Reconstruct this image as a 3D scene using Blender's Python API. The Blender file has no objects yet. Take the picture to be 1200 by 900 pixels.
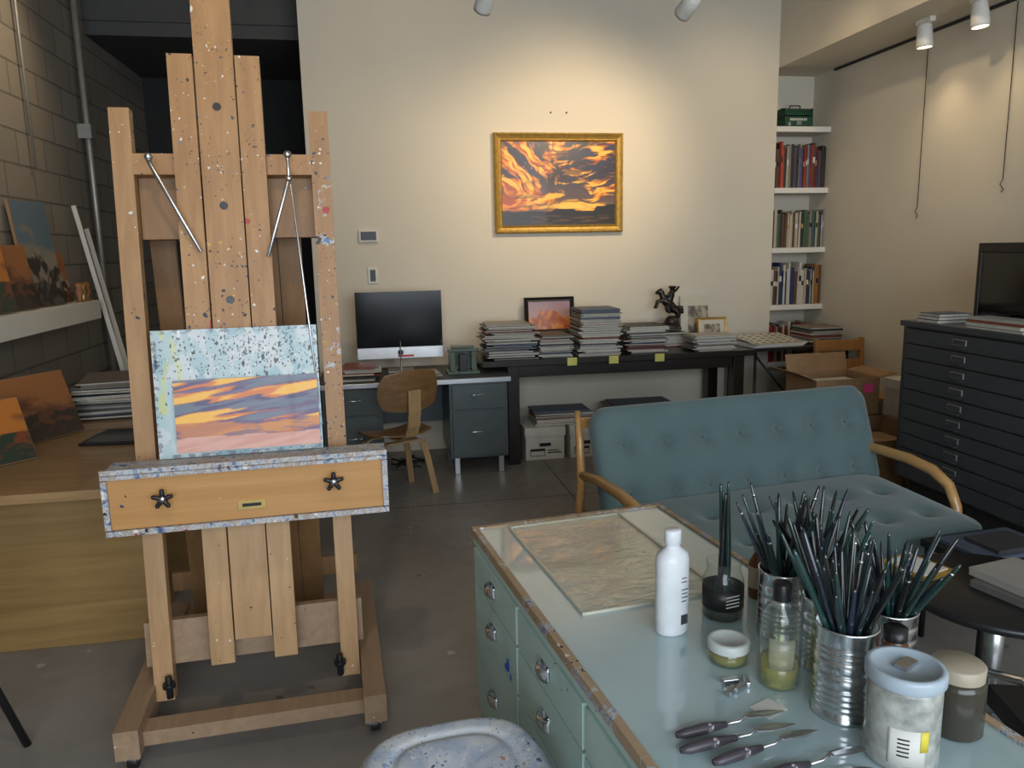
import bpy, bmesh, math, random
from mathutils import Vector as V, Matrix, noise
random.seed(7)
rad=math.radians
bpy.context.scene.view_settings.view_transform='Standard'
# ------------------------------------------------------------------ materials
def newmat(name):
    m=bpy.data.materials.new(name); m.use_nodes=True
    nt=m.node_tree; b=nt.nodes['Principled BSDF']
    return m,nt,b
def N(nt,t,**kw):
    n=nt.nodes.new(t)
    for k,v in kw.items(): setattr(n,k,v)
    return n
def c4(c): return (c[0],c[1],c[2],1.0)
def objco(nt,scale=(1,1,1),rot=(0,0,0)):
    tc=N(nt,'ShaderNodeTexCoord'); mp=N(nt,'ShaderNodeMapping')
    mp.inputs['Scale'].default_value=scale; mp.inputs['Rotation'].default_value=rot
    nt.links.new(tc.outputs['Object'],mp.inputs['Vector']); return mp.outputs['Vector']
def noisen(nt,vec,scale,detail=4,rough=.55,dist=0):
    n=N(nt,'ShaderNodeTexNoise'); n.inputs['Scale'].default_value=scale
    n.inputs['Detail'].default_value=detail; n.inputs['Roughness'].default_value=rough
    n.inputs['Distortion'].default_value=dist
    nt.links.new(vec,n.inputs['Vector']); return n
def ramp(nt,fac,stops,interp='LINEAR'):
    r=N(nt,'ShaderNodeValToRGB'); r.color_ramp.interpolation=interp
    el=r.color_ramp.elements
    while len(el)<len(stops): el.new(0.5)
    for e,(p,c) in zip(el,stops): e.position=p; e.color=c4(c)
    nt.links.new(fac,r.inputs['Fac']); return r.outputs['Color']
def mixc(nt,fac,a,b):
    m=N(nt,'ShaderNodeMix',data_type='RGBA')
    if isinstance(fac,(int,float)): m.inputs[0].default_value=fac
    else: nt.links.new(fac,m.inputs[0])
    for i,s in ((6,a),(7,b)):
        if isinstance(s,(tuple,list)): m.inputs[i].default_value=c4(s)
        else: nt.links.new(s,m.inputs[i])
    return m.outputs[2]
def mth(nt,op,a,b=0.0):
    m=N(nt,'ShaderNodeMath',operation=op)
    for i,s in ((0,a),(1,b)):
        if isinstance(s,(int,float)): m.inputs[i].default_value=s
        else: nt.links.new(s,m.inputs[i])
    return m.outputs[0]
def bump(nt,b,h,strength=.2,dist=.01):
    n=N(nt,'ShaderNodeBump'); n.inputs['Strength'].default_value=strength
    n.inputs['Distance'].default_value=dist
    nt.links.new(h,n.inputs['Height']); nt.links.new(n.outputs['Normal'],b.inputs['Normal'])
def mat(name,col,rough=.5,metal=0.,var=.08,vs=12.,bs=0.,bst=.15,coat=0.,spec=None,trans=0.,ior=1.45,alpha=1.,emit=0.):
    m,nt,b=newmat(name); vec=objco(nt)
    n=noisen(nt,vec,vs)
    lo=tuple(max(0,x*(1-var)) for x in col); hi=tuple(min(1,x*(1+var)) for x in col)
    nt.links.new(ramp(nt,n.outputs['Fac'],[(.3,lo),(.7,hi)]),b.inputs['Base Color'])
    b.inputs['Roughness'].default_value=rough; b.inputs['Metallic'].default_value=metal
    b.inputs['Coat Weight'].default_value=coat; b.inputs['Transmission Weight'].default_value=trans
    b.inputs['IOR'].default_value=ior; b.inputs['Alpha'].default_value=alpha
    if spec is not None: b.inputs['Specular IOR Level'].default_value=spec
    if emit:
        b.inputs['Emission Color'].default_value=c4(col); b.inputs['Emission Strength'].default_value=emit
    if bs:
        bump(nt,b,noisen(nt,vec,bs).outputs['Fac'],bst)
    return m
def thinglass(name,tint,rough=.04,diff=0.,dcol=(.5,.5,.5),wrinkle=0.,base=.045):
    # thin-walled glass: schlick reflection over tinted transmission, with an optional film of diffuse colour
    m,nt,b=newmat(name); nt.nodes.remove(b); out=nt.nodes['Material Output']
    tr=N(nt,'ShaderNodeBsdfTransparent'); tr.inputs[0].default_value=c4(tint)
    gl=N(nt,'ShaderNodeBsdfGlossy'); gl.inputs['Roughness'].default_value=rough
    df=N(nt,'ShaderNodeBsdfDiffuse'); df.inputs[0].default_value=c4(dcol)
    lw=N(nt,'ShaderNodeLayerWeight'); lw.inputs['Blend'].default_value=.5
    fz=mth(nt,'ADD',mth(nt,'MULTIPLY',mth(nt,'POWER',lw.outputs['Facing'],4.5),.9),base)
    if wrinkle:
        vec=objco(nt,(1,3.2,1),(0,0,.6)); n=noisen(nt,vec,7,2,.5,2.5); bp=N(nt,'ShaderNodeBump'); bp.inputs['Strength'].default_value=wrinkle; bp.inputs['Distance'].default_value=.02
        nt.links.new(n.outputs['Fac'],bp.inputs['Height'])
        for q in (gl,lw): nt.links.new(bp.outputs['Normal'],q.inputs['Normal'])
    m1=N(nt,'ShaderNodeMixShader'); m1.inputs[0].default_value=diff; nt.links.new(tr.outputs[0],m1.inputs[1]); nt.links.new(df.outputs[0],m1.inputs[2])
    m2=N(nt,'ShaderNodeMixShader'); nt.links.new(fz,m2.inputs[0]); nt.links.new(m1.outputs[0],m2.inputs[1]); nt.links.new(gl.outputs[0],m2.inputs[2])
    nt.links.new(m2.outputs[0],out.inputs[0]); return m
PAL=[(0,(.01,.015,.03)),(.18,(.03,.045,.12)),(.26,(.62,.62,.58)),(.42,(.02,.015,.012)),(.58,(.66,.64,.56)),(.68,(.10,.17,.3)),(.73,(.10,.045,.02)),(.81,(.35,.03,.02)),(.87,(.55,.33,.05)),(.92,(.03,.03,.05))]
def splat(nt,vec,base,layers,pal=PAL):
    wob=noisen(nt,vec,60,2)
    add=N(nt,'ShaderNodeVectorMath',operation='MULTIPLY_ADD')
    nt.links.new(wob.outputs['Color'],add.inputs[0]); add.inputs[1].default_value=(.018,.018,.018)
    nt.links.new(vec,add.inputs[2]); v2=add.outputs[0]
    clump=noisen(nt,vec,4,4,.65)
    cl=mth(nt,'MAXIMUM',mth(nt,'SUBTRACT',clump.outputs['Fac'],.42),.012)
    col=base
    for sc,maxr,dens in layers:
        vo=N(nt,'ShaderNodeTexVoronoi'); vo.inputs['Scale'].default_value=sc
        nt.links.new(v2,vo.inputs['Vector'])
        sp=N(nt,'ShaderNodeSeparateColor'); nt.links.new(vo.outputs['Color'],sp.inputs[0])
        rr=mth(nt,'MULTIPLY',mth(nt,'POWER',sp.outputs[0],2.0),maxr)
        mk=mth(nt,'LESS_THAN',vo.outputs['Distance'],rr)
        gate=mth(nt,'LESS_THAN',sp.outputs[2],mth(nt,'MULTIPLY',cl,dens*7))
        mk=mth(nt,'MULTIPLY',mk,gate)
        pc=ramp(nt,sp.outputs[1],pal,'CONSTANT')
        col=mixc(nt,mk,col,pc)
    return col
SM=[(.2,(.02,.03,.08)),(.36,(.07,.1,.22)),(.44,(.3,.33,.4)),(.5,(.5,.5,.48)),(.56,(.28,.2,.14)),(.62,(.42,.44,.5)),(.7,(.08,.06,.08)),(.8,(.35,.2,.15))]
def smear(nt,vec,sc=14,pal=SM):
    n=noisen(nt,vec,sc,5,.7,1.2); return ramp(nt,n.outputs['Fac'],pal)
def wood(name,c1,c2,axis='z',rough=.5,layers=None,stain=0.,gs=1.,pal=PAL,coat=0.,smr=0.,drip=0.):
    m,nt,b=newmat(name)
    s=[28,28,28]; s['xyz'.index(axis)]=1.6
    vec=objco(nt,tuple(x*gs for x in s)); v0=objco(nt)
    n=noisen(nt,vec,1.0,6,.6,.6)
    col=ramp(nt,n.outputs['Fac'],[(.3,c1),(.52,tuple((a+b_)/2 for a,b_ in zip(c1,c2))),(.72,c2)])
    big=noisen(nt,v0,3,2)
    col=mixc(nt,mth(nt,'MULTIPLY',big.outputs['Fac'],.5),col,tuple(x*.7 for x in c1))
    if smr:
        sn=noisen(nt,v0,11,6,.75)
        f=mth(nt,'GREATER_THAN',sn.outputs['Fac'],1-smr)
        col=mixc(nt,f,col,smear(nt,v0,22))
    if layers: col=splat(nt,v0,col,layers,pal)
    if drip:
        # vertical runs of paint
        vd=objco(nt,(1,1,.16)); col=splat(nt,vd,col,[(34,.3,drip),(60,.34,drip)],pal)
    nt.links.new(col,b.inputs['Base Color']); b.inputs['Roughness'].default_value=rough
    b.inputs['Coat Weight'].default_value=coat
    bump(nt,b,n.outputs['Fac'],.12,.004)
    return m
def vcolmat(name,rough=.45,coat=0.):
    m,nt,b=newmat(name); a=N(nt,'ShaderNodeAttribute',attribute_name='Col')
    vec=objco(nt); n=noisen(nt,vec,220,3)
    nt.links.new(a.outputs['Color'],b.inputs['Base Color']); b.inputs['Roughness'].default_value=rough
    b.inputs['Coat Weight'].default_value=coat
    bump(nt,b,n.outputs['Fac'],.15,.002); return m
# ------------------------------------------------------------------ mesh builder
class M:
    def __init__(s,name,loc=(0,0,0),rot=(0,0,0)):
        s.name=name; s.loc=loc; s.rot=rot; s.bm=bmesh.new(); s.mats=[]; s.xf=Matrix.Identity(4)
    def mi(s,m):
        if m not in s.mats: s.mats.append(m)
        return s.mats.index(m)
    def face(s,vs,i,smooth=False):
        try:
            f=s.bm.faces.new(vs); f.material_index=i; f.smooth=smooth; return f
        except ValueError: return None
    def v(s,p): return s.bm.verts.new(s.xf@V(p))
    def box(s,x0,x1,y0,y1,z0,z1,m,xf=None):
        i=s.mi(m); old=s.xf
        if xf is not None: s.xf=old@xf
        p=[s.v((x,y,z)) for z in (z0,z1) for y in (y0,y1) for x in (x0,x1)]
        for q in ((0,2,3,1),(4,5,7,6),(0,1,5,4),(2,6,7,3),(0,4,6,2),(1,3,7,5)): s.face([p[k] for k in q],i)
        s.xf=old
    def beam(s,p0,p1,w,t,m,up=(0,0,1)):
        p0=V(p0);p1=V(p1);d=(p1-p0).normalized();u=V(up)
        if abs(d.dot(u))>.98:u=V((0,1,0))
        a=d.cross(u).normalized();b_=a.cross(d).normalized();i=s.mi(m)
        r=[]
        for p in (p0,p1):
            r.append([s.v(p+a*(sx*w/2)+b_*(sy*t/2)) for sx,sy in ((-1,-1),(1,-1),(1,1),(-1,1))])
        s.face(r[0][::-1],i);s.face(r[1],i)
        for k in range(4): s.face([r[0][k],r[0][(k+1)%4],r[1][(k+1)%4],r[1][k]],i)
    def tube(s,pts,r,m,n=10,cap=True):
        pts=[V(p) for p in pts]; rs=r if isinstance(r,(list,tuple)) else [r]*len(pts)
        i=s.mi(m); rings=[]; prev=None
        for k,p in enumerate(pts):
            if k==0:d=pts[1]-p
            elif k==len(pts)-1:d=p-pts[k-1]
            else:d=(pts[k+1]-p).normalized()+(p-pts[k-1]).normalized()
            d.normalize()
            if prev is None:
                a=V((0,0,1)) if abs(d.z)<.9 else V((1,0,0)); a=(a-d*a.dot(d)).normalized()
            else:
                a=(prev-d*prev.dot(d)).normalized()
            prev=a; b_=d.cross(a)
            rings.append([s.v(p+(a*math.cos(2*math.pi*j/n)+b_*math.sin(2*math.pi*j/n))*rs[k]) for j in range(n)])
        for k in range(len(rings)-1):
            for j in range(n): s.face([rings[k][j],rings[k][(j+1)%n],rings[k+1][(j+1)%n],rings[k+1][j]],i,True)
        if cap: s.face(rings[0][::-1],i);s.face(rings[-1],i)
    def lathe(s,prof,c,m,n=32,sx=1,sy=1):
        i=s.mi(m); rings=[]
        for q in prof:
            r,z=q[0],q[1]
            if r<1e-5: rings.append([s.v((c[0],c[1],c[2]+z))])
            else: rings.append([s.v((c[0]+r*sx*math.cos(2*math.pi*j/n),c[1]+r*sy*math.sin(2*math.pi*j/n),c[2]+z)) for j in range(n)])
        for k in range(len(rings)-1):
            a,b_=rings[k],rings[k+1]; ii=i if len(prof[k+1])<3 else s.mi(prof[k+1][2])
            for j in range(n):
                j2=(j+1)%n
                if len(a)==1 and len(b_)==1: continue
                if len(a)==1: s.face([a[0],b_[j2],b_[j]],ii,True)
                elif len(b_)==1: s.face([a[j],a[j2],b_[0]],ii,True)
                else: s.face([a[j],a[j2],b_[j2],b_[j]],ii,True)
    def ball(s,c,r,m,n=12,sc=(1,1,1)):
        i=s.mi(m); R=[]
        for a in range(n//2+1):
            t=math.pi*a/(n//2)
            if a in (0,n//2): R.append([s.v((c[0],c[1],c[2]+r*sc[2]*math.cos(t)))])
            else: R.append([s.v((c[0]+r*sc[0]*math.sin(t)*math.cos(2*math.pi*j/n),c[1]+r*sc[1]*math.sin(t)*math.sin(2*math.pi*j/n),c[2]+r*sc[2]*math.cos(t))) for j in range(n)])
        for k in range(len(R)-1):
            a,b_=R[k],R[k+1]
            for j in range(n):
                j2=(j+1)%n
                if len(a)==1: s.face([a[0],b_[j],b_[j2]],i,True)
                elif len(b_)==1: s.face([a[j2],a[j],b_[0]],i,True)
                else: s.face([a[j],b_[j],b_[j2],a[j2]],i,True)
    def shell(s,fn,nu,nv,th,m):
        i=s.mi(m); P=[[V(fn(-1+2*a/nu,-1+2*b_/nv)) for b_ in range(nv+1)] for a in range(nu+1)]
        top=[];bot=[]
        for a in range(nu+1):
            tr=[];br=[]
            for b_ in range(nv+1):
                da=P[min(a+1,nu)][b_]-P[max(a-1,0)][b_]; db=P[a][min(b_+1,nv)]-P[a][max(b_-1,0)]
                n=da.cross(db)
                n=n.normalized() if n.length>1e-9 else V((0,0,1))
                tr.append(s.v(P[a][b_]+n*th/2)); br.append(s.v(P[a][b_]-n*th/2))
            top.append(tr);bot.append(br)
        for a in range(nu):
            for b_ in range(nv):
                s.face([top[a][b_],top[a+1][b_],top[a+1][b_+1],top[a][b_+1]],i,True)
                s.face([bot[a][b_+1],bot[a+1][b_+1],bot[a+1][b_],bot[a][b_]],i,True)
        for a in range(nu):
            s.face([bot[a][0],bot[a+1][0],top[a+1][0],top[a][0]],i)
            s.face([top[a][nv],top[a+1][nv],bot[a+1][nv],bot[a][nv]],i)
        for b_ in range(nv):
            s.face([top[0][b_],top[0][b_+1],bot[0][b_+1],bot[0][b_]],i)
            s.face([bot[nu][b_],bot[nu][b_+1],top[nu][b_+1],top[nu][b_]],i)
    def cushion(s,w,h,t,m,buttons=(),bm_=None,xf=None,dimple=.03,pw=10,sig=.045):
        old=s.xf
        if xf is not None: s.xf=old@xf
        i=s.mi(m); nx=96; ny=52
        def z(x,y):
            e=max(0,1-abs(x)**pw)*max(0,1-abs(y)**pw); q=t/2*e**.35
            X=x*w/2;Y=y*h/2
            for bx,by in buttons:
                d2=((X-bx)**2+(Y-by)**2)
                if d2<.04: q-=dimple*math.exp(-d2/(2*sig*sig))*.75+dimple*.5*math.exp(-d2/(2*(sig*.35)**2))
                if abs(Y-by)<.03 and abs(X-bx)<.1: q-=dimple*.12*math.exp(-((Y-by)/.008)**2)*math.exp(-((X-bx)/.06)**2)
            return q
        F=[];Bk=[]
        for a in range(nx+1):
            fr=[];br=[]
            for b_ in range(ny+1):
                x=-1+2*a/nx;y=-1+2*b_/ny
                x=math.sin(x*math.pi/2)*.35+x*.65; y=math.sin(y*math.pi/2)*.35+y*.65
                cr=.10; X=abs(x)*w/2;Y=abs(y)*h/2
                ex=X-(w/2-cr); ey=Y-(h/2-cr)
                px_,py_=x*w/2,y*h/2
                if ex>0 and ey>0:
                    mx=max(ex,ey); l=math.hypot(ex,ey); f_=mx/l
                    px_=math.copysign(w/2-cr+ex*f_,x); py_=math.copysign(h/2-cr+ey*f_,y)
                fr.append(s.v((px_,py_,z(x,y) if 0<a<nx and 0<b_<ny else 0)))
                br.append(fr[-1] if a in(0,nx) or b_ in (0,ny) else s.v((px_,py_,-t/2*(max(0,1-abs(x)**pw)*max(0,1-abs(y)**pw))**.35)))
            F.append(fr);Bk.append(br)
        for a in range(nx):
            for b_ in range(ny):
                s.face([F[a][b_],F[a+1][b_],F[a+1][b_+1],F[a][b_+1]],i,True)
                s.face([Bk[a][b_+1],Bk[a+1][b_+1],Bk[a+1][b_],Bk[a][b_]],i,True)
        if bm_:
            for bx,by in buttons: s.ball((bx,by,z(bx*2/w,by*2/h)+.004),.013,bm_,10,(1,1,.5))
        s.xf=old
    def paint(s,w,h,nx,ny,fn,m,xf):
        i=s.mi(m); lay=s.bm.loops.layers.float_color.get('Col') or s.bm.loops.layers.float_color.new('Col')
        G=[[s.bm.verts.new(s.xf@xf@V((w*(a/nx-.5),0,h*(b_/ny)))) for b_ in range(ny+1)] for a in range(nx+1)]
        C=[[fn(a/nx,b_/ny) for b_ in range(ny+1)] for a in range(nx+1)]
        for a in range(nx):
            for b_ in range(ny):
                f=s.face([G[a][b_],G[a+1][b_],G[a+1][b_+1],G[a][b_+1]],i)
                for l,(p,q) in zip(f.loops,((a,b_),(a+1,b_),(a+1,b_+1),(a,b_+1))): l[lay]=(*C[p][q],1)
    def done(s,bevel=0.,sub=0,remesh=0.,seg=2):
        me=bpy.data.meshes.new(s.name)
        s.bm.normal_update(); s.bm.to_mesh(me); s.bm.free()
        for m in s.mats: me.materials.append(m)
        o=bpy.data.objects.new(s.name,me); bpy.context.scene.collection.objects.link(o)
        o.location=s.loc; o.rotation_euler=s.rot
        if remesh:
            r=o.modifiers.new('r','REMESH'); r.mode='VOXEL'; r.voxel_size=remesh; r.use_smooth_shade=True
        if bevel:
            r=o.modifiers.new('b','BEVEL'); r.width=bevel; r.segments=seg; r.limit_method='ANGLE'; r.angle_limit=rad(50)
        return o
def T(x,y,z): return Matrix.Translation((x,y,z))
def RZ(a): return Matrix.Rotation(a,4,'Z')
def RX(a): return Matrix.Rotation(a,4,'X')
def RY(a): return Matrix.Rotation(a,4,'Y')
def lerp(a,b,t): return tuple(x+(y-x)*t for x,y in zip(a,b))
def sm(a,b,x):
    t=min(1,max(0,(x-a)/(b-a))); return t*t*(3-2*t)
# ------------------------------------------------------------------ common mats
m_wall=mat('wall_paint',(.64,.58,.47),.75,var=.02,vs=2,bs=140,bst=.04)
m_white=mat('white_trim',(.70,.67,.60),.6,var=.02)
m_ceil=mat('ceiling_grey',(.42,.40,.37),.8)
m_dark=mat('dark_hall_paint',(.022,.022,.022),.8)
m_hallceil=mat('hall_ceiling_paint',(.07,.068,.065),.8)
m_black=mat('black_satin',(.012,.012,.013),.35)
m_blackm=mat('black_matte',(.02,.02,.02),.7)
m_steel=mat('brushed_steel',(.55,.56,.58),.3,1.)
m_chrome=mat('chrome',(.75,.76,.78),.12,1.,var=.02)
m_tin=mat('tin_can_metal',(.66,.68,.7),.22,1.,var=.1,vs=20)
m_paper=mat('paper_white',(.62,.6,.55),.7,var=.05)
m_card=mat('cardboard',(.3,.18,.09),.8,var=.12)
m_brass=mat('brass',(.55,.4,.15),.35,1.)
m_gold=mat('gold_leaf',(.60,.38,.10),.38,.75,var=.2,vs=30,bs=60)
m_floor,nt,b=newmat('polished_concrete'); vec=objco(nt)
n1=noisen(nt,vec,1.3,8,.62); n2=noisen(nt,vec,9,6,.7)
col=ramp(nt,n1.outputs['Fac'],[(.25,(.175,.16,.145)),(.5,(.25,.233,.213)),(.75,(.32,.30,.28))])
col=mixc(nt,mth(nt,'MULTIPLY',n2.outputs['Fac'],.5),col,(.16,.145,.13))
sx=N(nt,'ShaderNodeSeparateXYZ'); nt.links.new(vec,sx.inputs[0])
jx=mth(nt,'LESS_THAN',mth(nt,'ABSOLUTE',mth(nt,'SUBTRACT',sx.outputs[0],1.25)),.006)
jy=mth(nt,'LESS_THAN',mth(nt,'ABSOLUTE',mth(nt,'SUBTRACT',sx.outputs[1],4.85)),.006)
col=mixc(nt,mth(nt,'MAXIMUM',jx,jy),col,(.05,.045,.035))
col=splat(nt,vec,col,[(4,.12,.15),(12,.2,.15)],[(0,(.12,.12,.12)),(.5,(.36,.37,.38)),(.8,(.12,.1,.08))])
nt.links.new(col,b.inputs['Base Color'])
nt.links.new(ramp(nt,n2.outputs['Fac'],[(.3,(.26,)*3),(.7,(.46,)*3)]),b.inputs['Roughness'])
bump(nt,b,n2.outputs['Fac'],.05,.01)
m_cmu,nt,b=newmat('concrete_block'); vec=objco(nt)
sx=N(nt,'ShaderNodeSeparateXYZ'); nt.links.new(vec,sx.inputs[0])
cb=N(nt,'ShaderNodeCombineXYZ'); nt.links.new(sx.outputs[1],cb.inputs[0]); nt.links.new(sx.outputs[2],cb.inputs[1])
br=N(nt,'ShaderNodeTexBrick'); br.inputs['Scale'].default_value=1; br.inputs['Brick Width'].default_value=.4; br.inputs['Row Height'].default_value=.2
br.inputs['Mortar Size'].default_value=.007; br.inputs['Mortar Smooth'].default_value=.3
br.inputs['Color1'].default_value=(.27,.24,.20,1); br.inputs['Color2'].default_value=(.22,.195,.16,1); br.inputs['Mortar'].default_value=(.12,.105,.085,1)
nt.links.new(cb.outputs[0],br.inputs['Vector'])
nn=noisen(nt,vec,90,4,.7)
nt.links.new(mixc(nt,mth(nt,'MULTIPLY',nn.outputs['Fac'],.5),br.outputs['Color'],(.14,.125,.10)),b.inputs['Base Color'])
b.inputs['Roughness'].default_value=.9
hh=mth(nt,'ADD',mth(nt,'MULTIPLY',br.outputs['Fac'],-1.),mth(nt,'MULTIPLY',nn.outputs['Fac'],.35))
bump(nt,b,hh,.7,.012)
# ------------------------------------------------------------------ room shell
def slab(name,x0,x1,y0,y1,z0,z1,m):
    o=M(name); o.box(x0,x1,y0,y1,z0,z1,m); return o.done()
slab('floor',-2.25,4.15,-2.7,8.3,-.1,0,m_floor)
slab('wall_left',-2.25,-2.05,-2.7,8.3,0,4.3,m_cmu)
slab('wall_back',-.46,3.44,6.3,6.6,0,4.3,m_wall)
slab('wall_niche',3.2,4.15,6.6,6.75,0,4.3,m_wall)
slab('wall_right',3.95,4.15,-2.7,6.6,0,4.3,m_wall)
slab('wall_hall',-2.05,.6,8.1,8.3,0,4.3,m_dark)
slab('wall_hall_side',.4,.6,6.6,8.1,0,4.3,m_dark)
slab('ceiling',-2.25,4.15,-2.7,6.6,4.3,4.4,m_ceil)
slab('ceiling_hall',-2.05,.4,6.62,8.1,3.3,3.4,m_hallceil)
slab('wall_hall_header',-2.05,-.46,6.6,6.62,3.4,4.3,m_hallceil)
slab('ceiling_soffit',3.44,3.95,-2.5,6.6,3.1,4.3,m_wall)
w=M('wall_rear')
w.box(-2.05,-1.6,-2.7,-2.5,0,4.3,m_wall); w.box(3.5,3.95,-2.7,-2.5,0,4.3,m_wall)
w.box(-1.6,3.5,-2.7,-2.5,0,.7,m_wall); w.box(-1.6,3.5,-2.7,-2.5,3.3,4.3,m_wall); w.done()
w=M('window_1')
for x in (-1.6,-.35,.92,2.2,3.44): w.box(x,x+.06,-2.66,-2.6,.7,3.3,m_black)
for z in (.7,2.0,3.24): w.box(-1.6,3.5,-2.66,-2.6,z,z+.06,m_black)
w.done()
m_slat=mat('vent_slat',(.3,.28,.24),.6)
w=M('air_vent'); w.box(3.425,3.44,5.2,5.6,3.42,3.62,m_white)
for k in range(7): w.box(3.418,3.426,5.22,5.58,3.44+k*.024,3.452+k*.024,m_slat)
w.done()
m_pipe=mat('galvanised_pipe',(.4,.38,.34),.45,.6)
w=M('conduit_pipe'); w.tube([(-2.0,6.3,.0),(-2.0,6.3,4.28)],.022,m_pipe)
w.box(-2.05,-1.96,6.25,6.35,2.5,2.6,m_pipe); w.done()
w=M('thin_conduit'); w.tube([(-2.02,5.35,2.2),(-2.02,5.35,4.28)],.008,m_pipe); w.done()
w=M('leaning_strips')
for k,(y,zt) in enumerate(((5.75,2.0),(5.95,1.85),(6.1,1.3))): w.beam((-1.62-.03*k,y,.01),(-2.0,y+.1,zt),.03,.012,m_white,(0,1,0))
w.done(.002)
w=M('door_1'); w.box(-1.5,-.7,8.03,8.095,0,2.2,mat('door_dark',(.04,.038,.036),.5)); w.box(-1.42,-.78,8.02,8.03,1.2,2.1,m_black); w.ball((-1.42,8.0,1.0),.03,m_steel); w.done(.004)
w=M('picture_rail'); w.box(3.935,3.95,-2.4,6.28,3.08,3.1,m_blackm); w.done()
for n_,(y,z) in enumerate(((5.14,1.81),(4.37,1.94))):
    w=M('hanging_cable'); w.tube([(3.94,y,3.07),(3.938,y-.005,z+.08),(3.938,y+.015,z+.05),(3.938,y-.015,z+.02),(3.938,y,z)],.003,m_blackm,6); w.done()
m_lampw=mat('lamp_white',(.75,.72,.66),.4)
m_bulb=mat('lamp_lens',(1,.8,.5),.3,emit=4)
def head(pos,target,top):
    w=M('track_light'); p=V(pos); d=(V(target)-p).normalized()  # name also covers the added, unseen wash heads
    w.tube([(p.x,p.y,top),(p.x,p.y,p.z+.03)],.01,m_lampw,8)
    w.box(p.x-.02,p.x+.02,p.y-.07,p.y+.07,top-.03,top,m_lampw)
    a=p-d*.07; e=p+d*.08
    w.tube([a,a+d*.01,p,e-d*.02,e],[.03,.045,.05,.052,.052],m_lampw,20)
    w.tube([e,e+d*.002],[.044,.044],m_bulb,20); w.done()
def spot(pos,target,power,ang,col=(1,.77,.49),blend=1.,size=.06):
    l=bpy.data.lights.new('spot','SPOT'); l.energy=power; l.spot_size=rad(ang); l.spot_blend=blend; l.color=col; l.shadow_soft_size=size
    o=bpy.data.objects.new('spot_lamp',l); bpy.context.scene.collection.objects.link(o)
    p=V(pos); d=(V(target)-p).normalized(); o.location=p+d*.1; o.rotation_euler=d.to_track_quat('-Z','Y').to_euler()
heads=[((1.88,4.5,3.02),(1.62,6.3,2.3),118,82,4.3),((.69,4.5,3.02),(.4,6.3,1.7),30,100,4.3),
 ((3.7,4.87,3.0),(3.86,4.9,1.2),9,110,3.1),((3.7,4.39,3.0),(3.86,4.3,1.2),6,110,3.1),
 ((2.1,3.6,3.9),(3.95,5.1,2.2),62,58,4.3),  # added unseen head, put in for a soft glow on the right wall
 ((3.1,4.5,3.6),(2.95,6.3,2.3),42,80,4.3),((-1.1,4.9,3.7),(-2.05,5.0,2.9),60,80,4.3),((-1.1,3.2,3.7),(-2.05,3.9,2.8),56,80,4.3),
 ((-.4,.9,3.6),(-.45,2.8,1.7),58,70,4.3),((.5,4.3,3.7),(.2,6.3,2.9),20,100,4.3)]  # last head is an added, unseen one for extra warm wash on the back wall
for p,t,e,a,top in heads:
    head(p,t,top); spot(p,t,e,a)
w=M('light_track'); w.box(-.6,3.3,4.38-.0,4.42,4.27,4.3,m_lampw); w.done()
# ------------------------------------------------------------------ big sunset painting
def fr(x,y,z=0,o=4): return noise.fractal(V((x,y,z)),1.0,2.0,o)
def dirn(u,v,a,fa,fc,z,o=5):
    X=u*1.45;Y=v; ca,sa=math.cos(a),math.sin(a)
    return fr((X*ca+Y*sa)*fa,(-X*sa+Y*ca)*fc,z,o)
def sunset(u,v):
    ridge=.17+.010*fr(u*6,2)+.03*sm(.42,.47,u)*(1-sm(.62,.66,u))+.06*sm(.80,.84,u)+.02*sm(.9,.93,u)
    if v<ridge:
        t=v/ridge; c=lerp((.010,.007,.005),(.03,.016,.009),sm(.3,.9,fr(u*9,v*40)*.5+.5)*(1-t*.7))
        if .25<u<.95 and v<.12: c=lerp(c,(.20,.09,.015),.4*sm(.5,.85,.5+fr(u*6,v*50)))
        return c
    wu=u+.10*fr(u*3,v*3,21,3); wv=v+.07*fr(u*3+7,v*3,25,3)
    nl=dirn(wu,wv,2.35,1.9,7.5,1); nl2=dirn(wu,wv,2.2,5,21,31)
    nm=dirn(wu,wv,1.9,2.2,7.5,5);   nr=dirn(wu,wv,.12,1.8,9,9); nr2=dirn(wu,wv,.1,5,24,35)
    wl=sm(.62,.28,u)*sm(.22,.42,v); wr=sm(.45,.75,u); wm=max(0,1-wl-wr); hb=sm(.46,.3,v)
    s=(nl*wl+nm*wm+nr*wr)/(wl+wm+wr+1e-6)*(1-hb)+nr*hb
    s2=nl2*wl*(1-hb)+nr2*(1-wl*(1-hb))
    base=lerp((.12,.07,.06),(.018,.024,.06),sm(.25,.7,v))
    cover=.17*sm(.8,.2,u)+.20*hb-.13*sm(.55,.95,u)*sm(.5,.8,v)
    k=sm(-.04,.16,s+.4*s2+cover-.02)
    glow=math.exp(-(((u-.62)/.38)**2+((v-.28)/.28)**2))
    c=lerp((.40,.07,.008),(.78,.24,.010),sm(-.15,.28,s2+.5*glow+.4*s)); c=lerp(c,(1.,.52,.06),sm(.18,.55,s*.8+s2*.8+glow*.4))
    col=lerp(base,c,k)
    col=lerp(col,(.03,.016,.02),sm(.06,.28,fr(u*3.2+2,v*7,40,5)+.14*wr)*sm(.42,.6,v)*.8)
    col=lerp(col,(.10,.03,.02),sm(.1,.3,fr(u*3,v*22,47,4))*hb*.7)
    col=lerp(col,(1.,.62,.1),.9*math.exp(-((v-.225)/.03)**2)*math.exp(-((u-.66)/.25)**2))
    return tuple(x*.95 for x in col)
m_pt=vcolmat('oil_paint',.4,.1)
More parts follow.
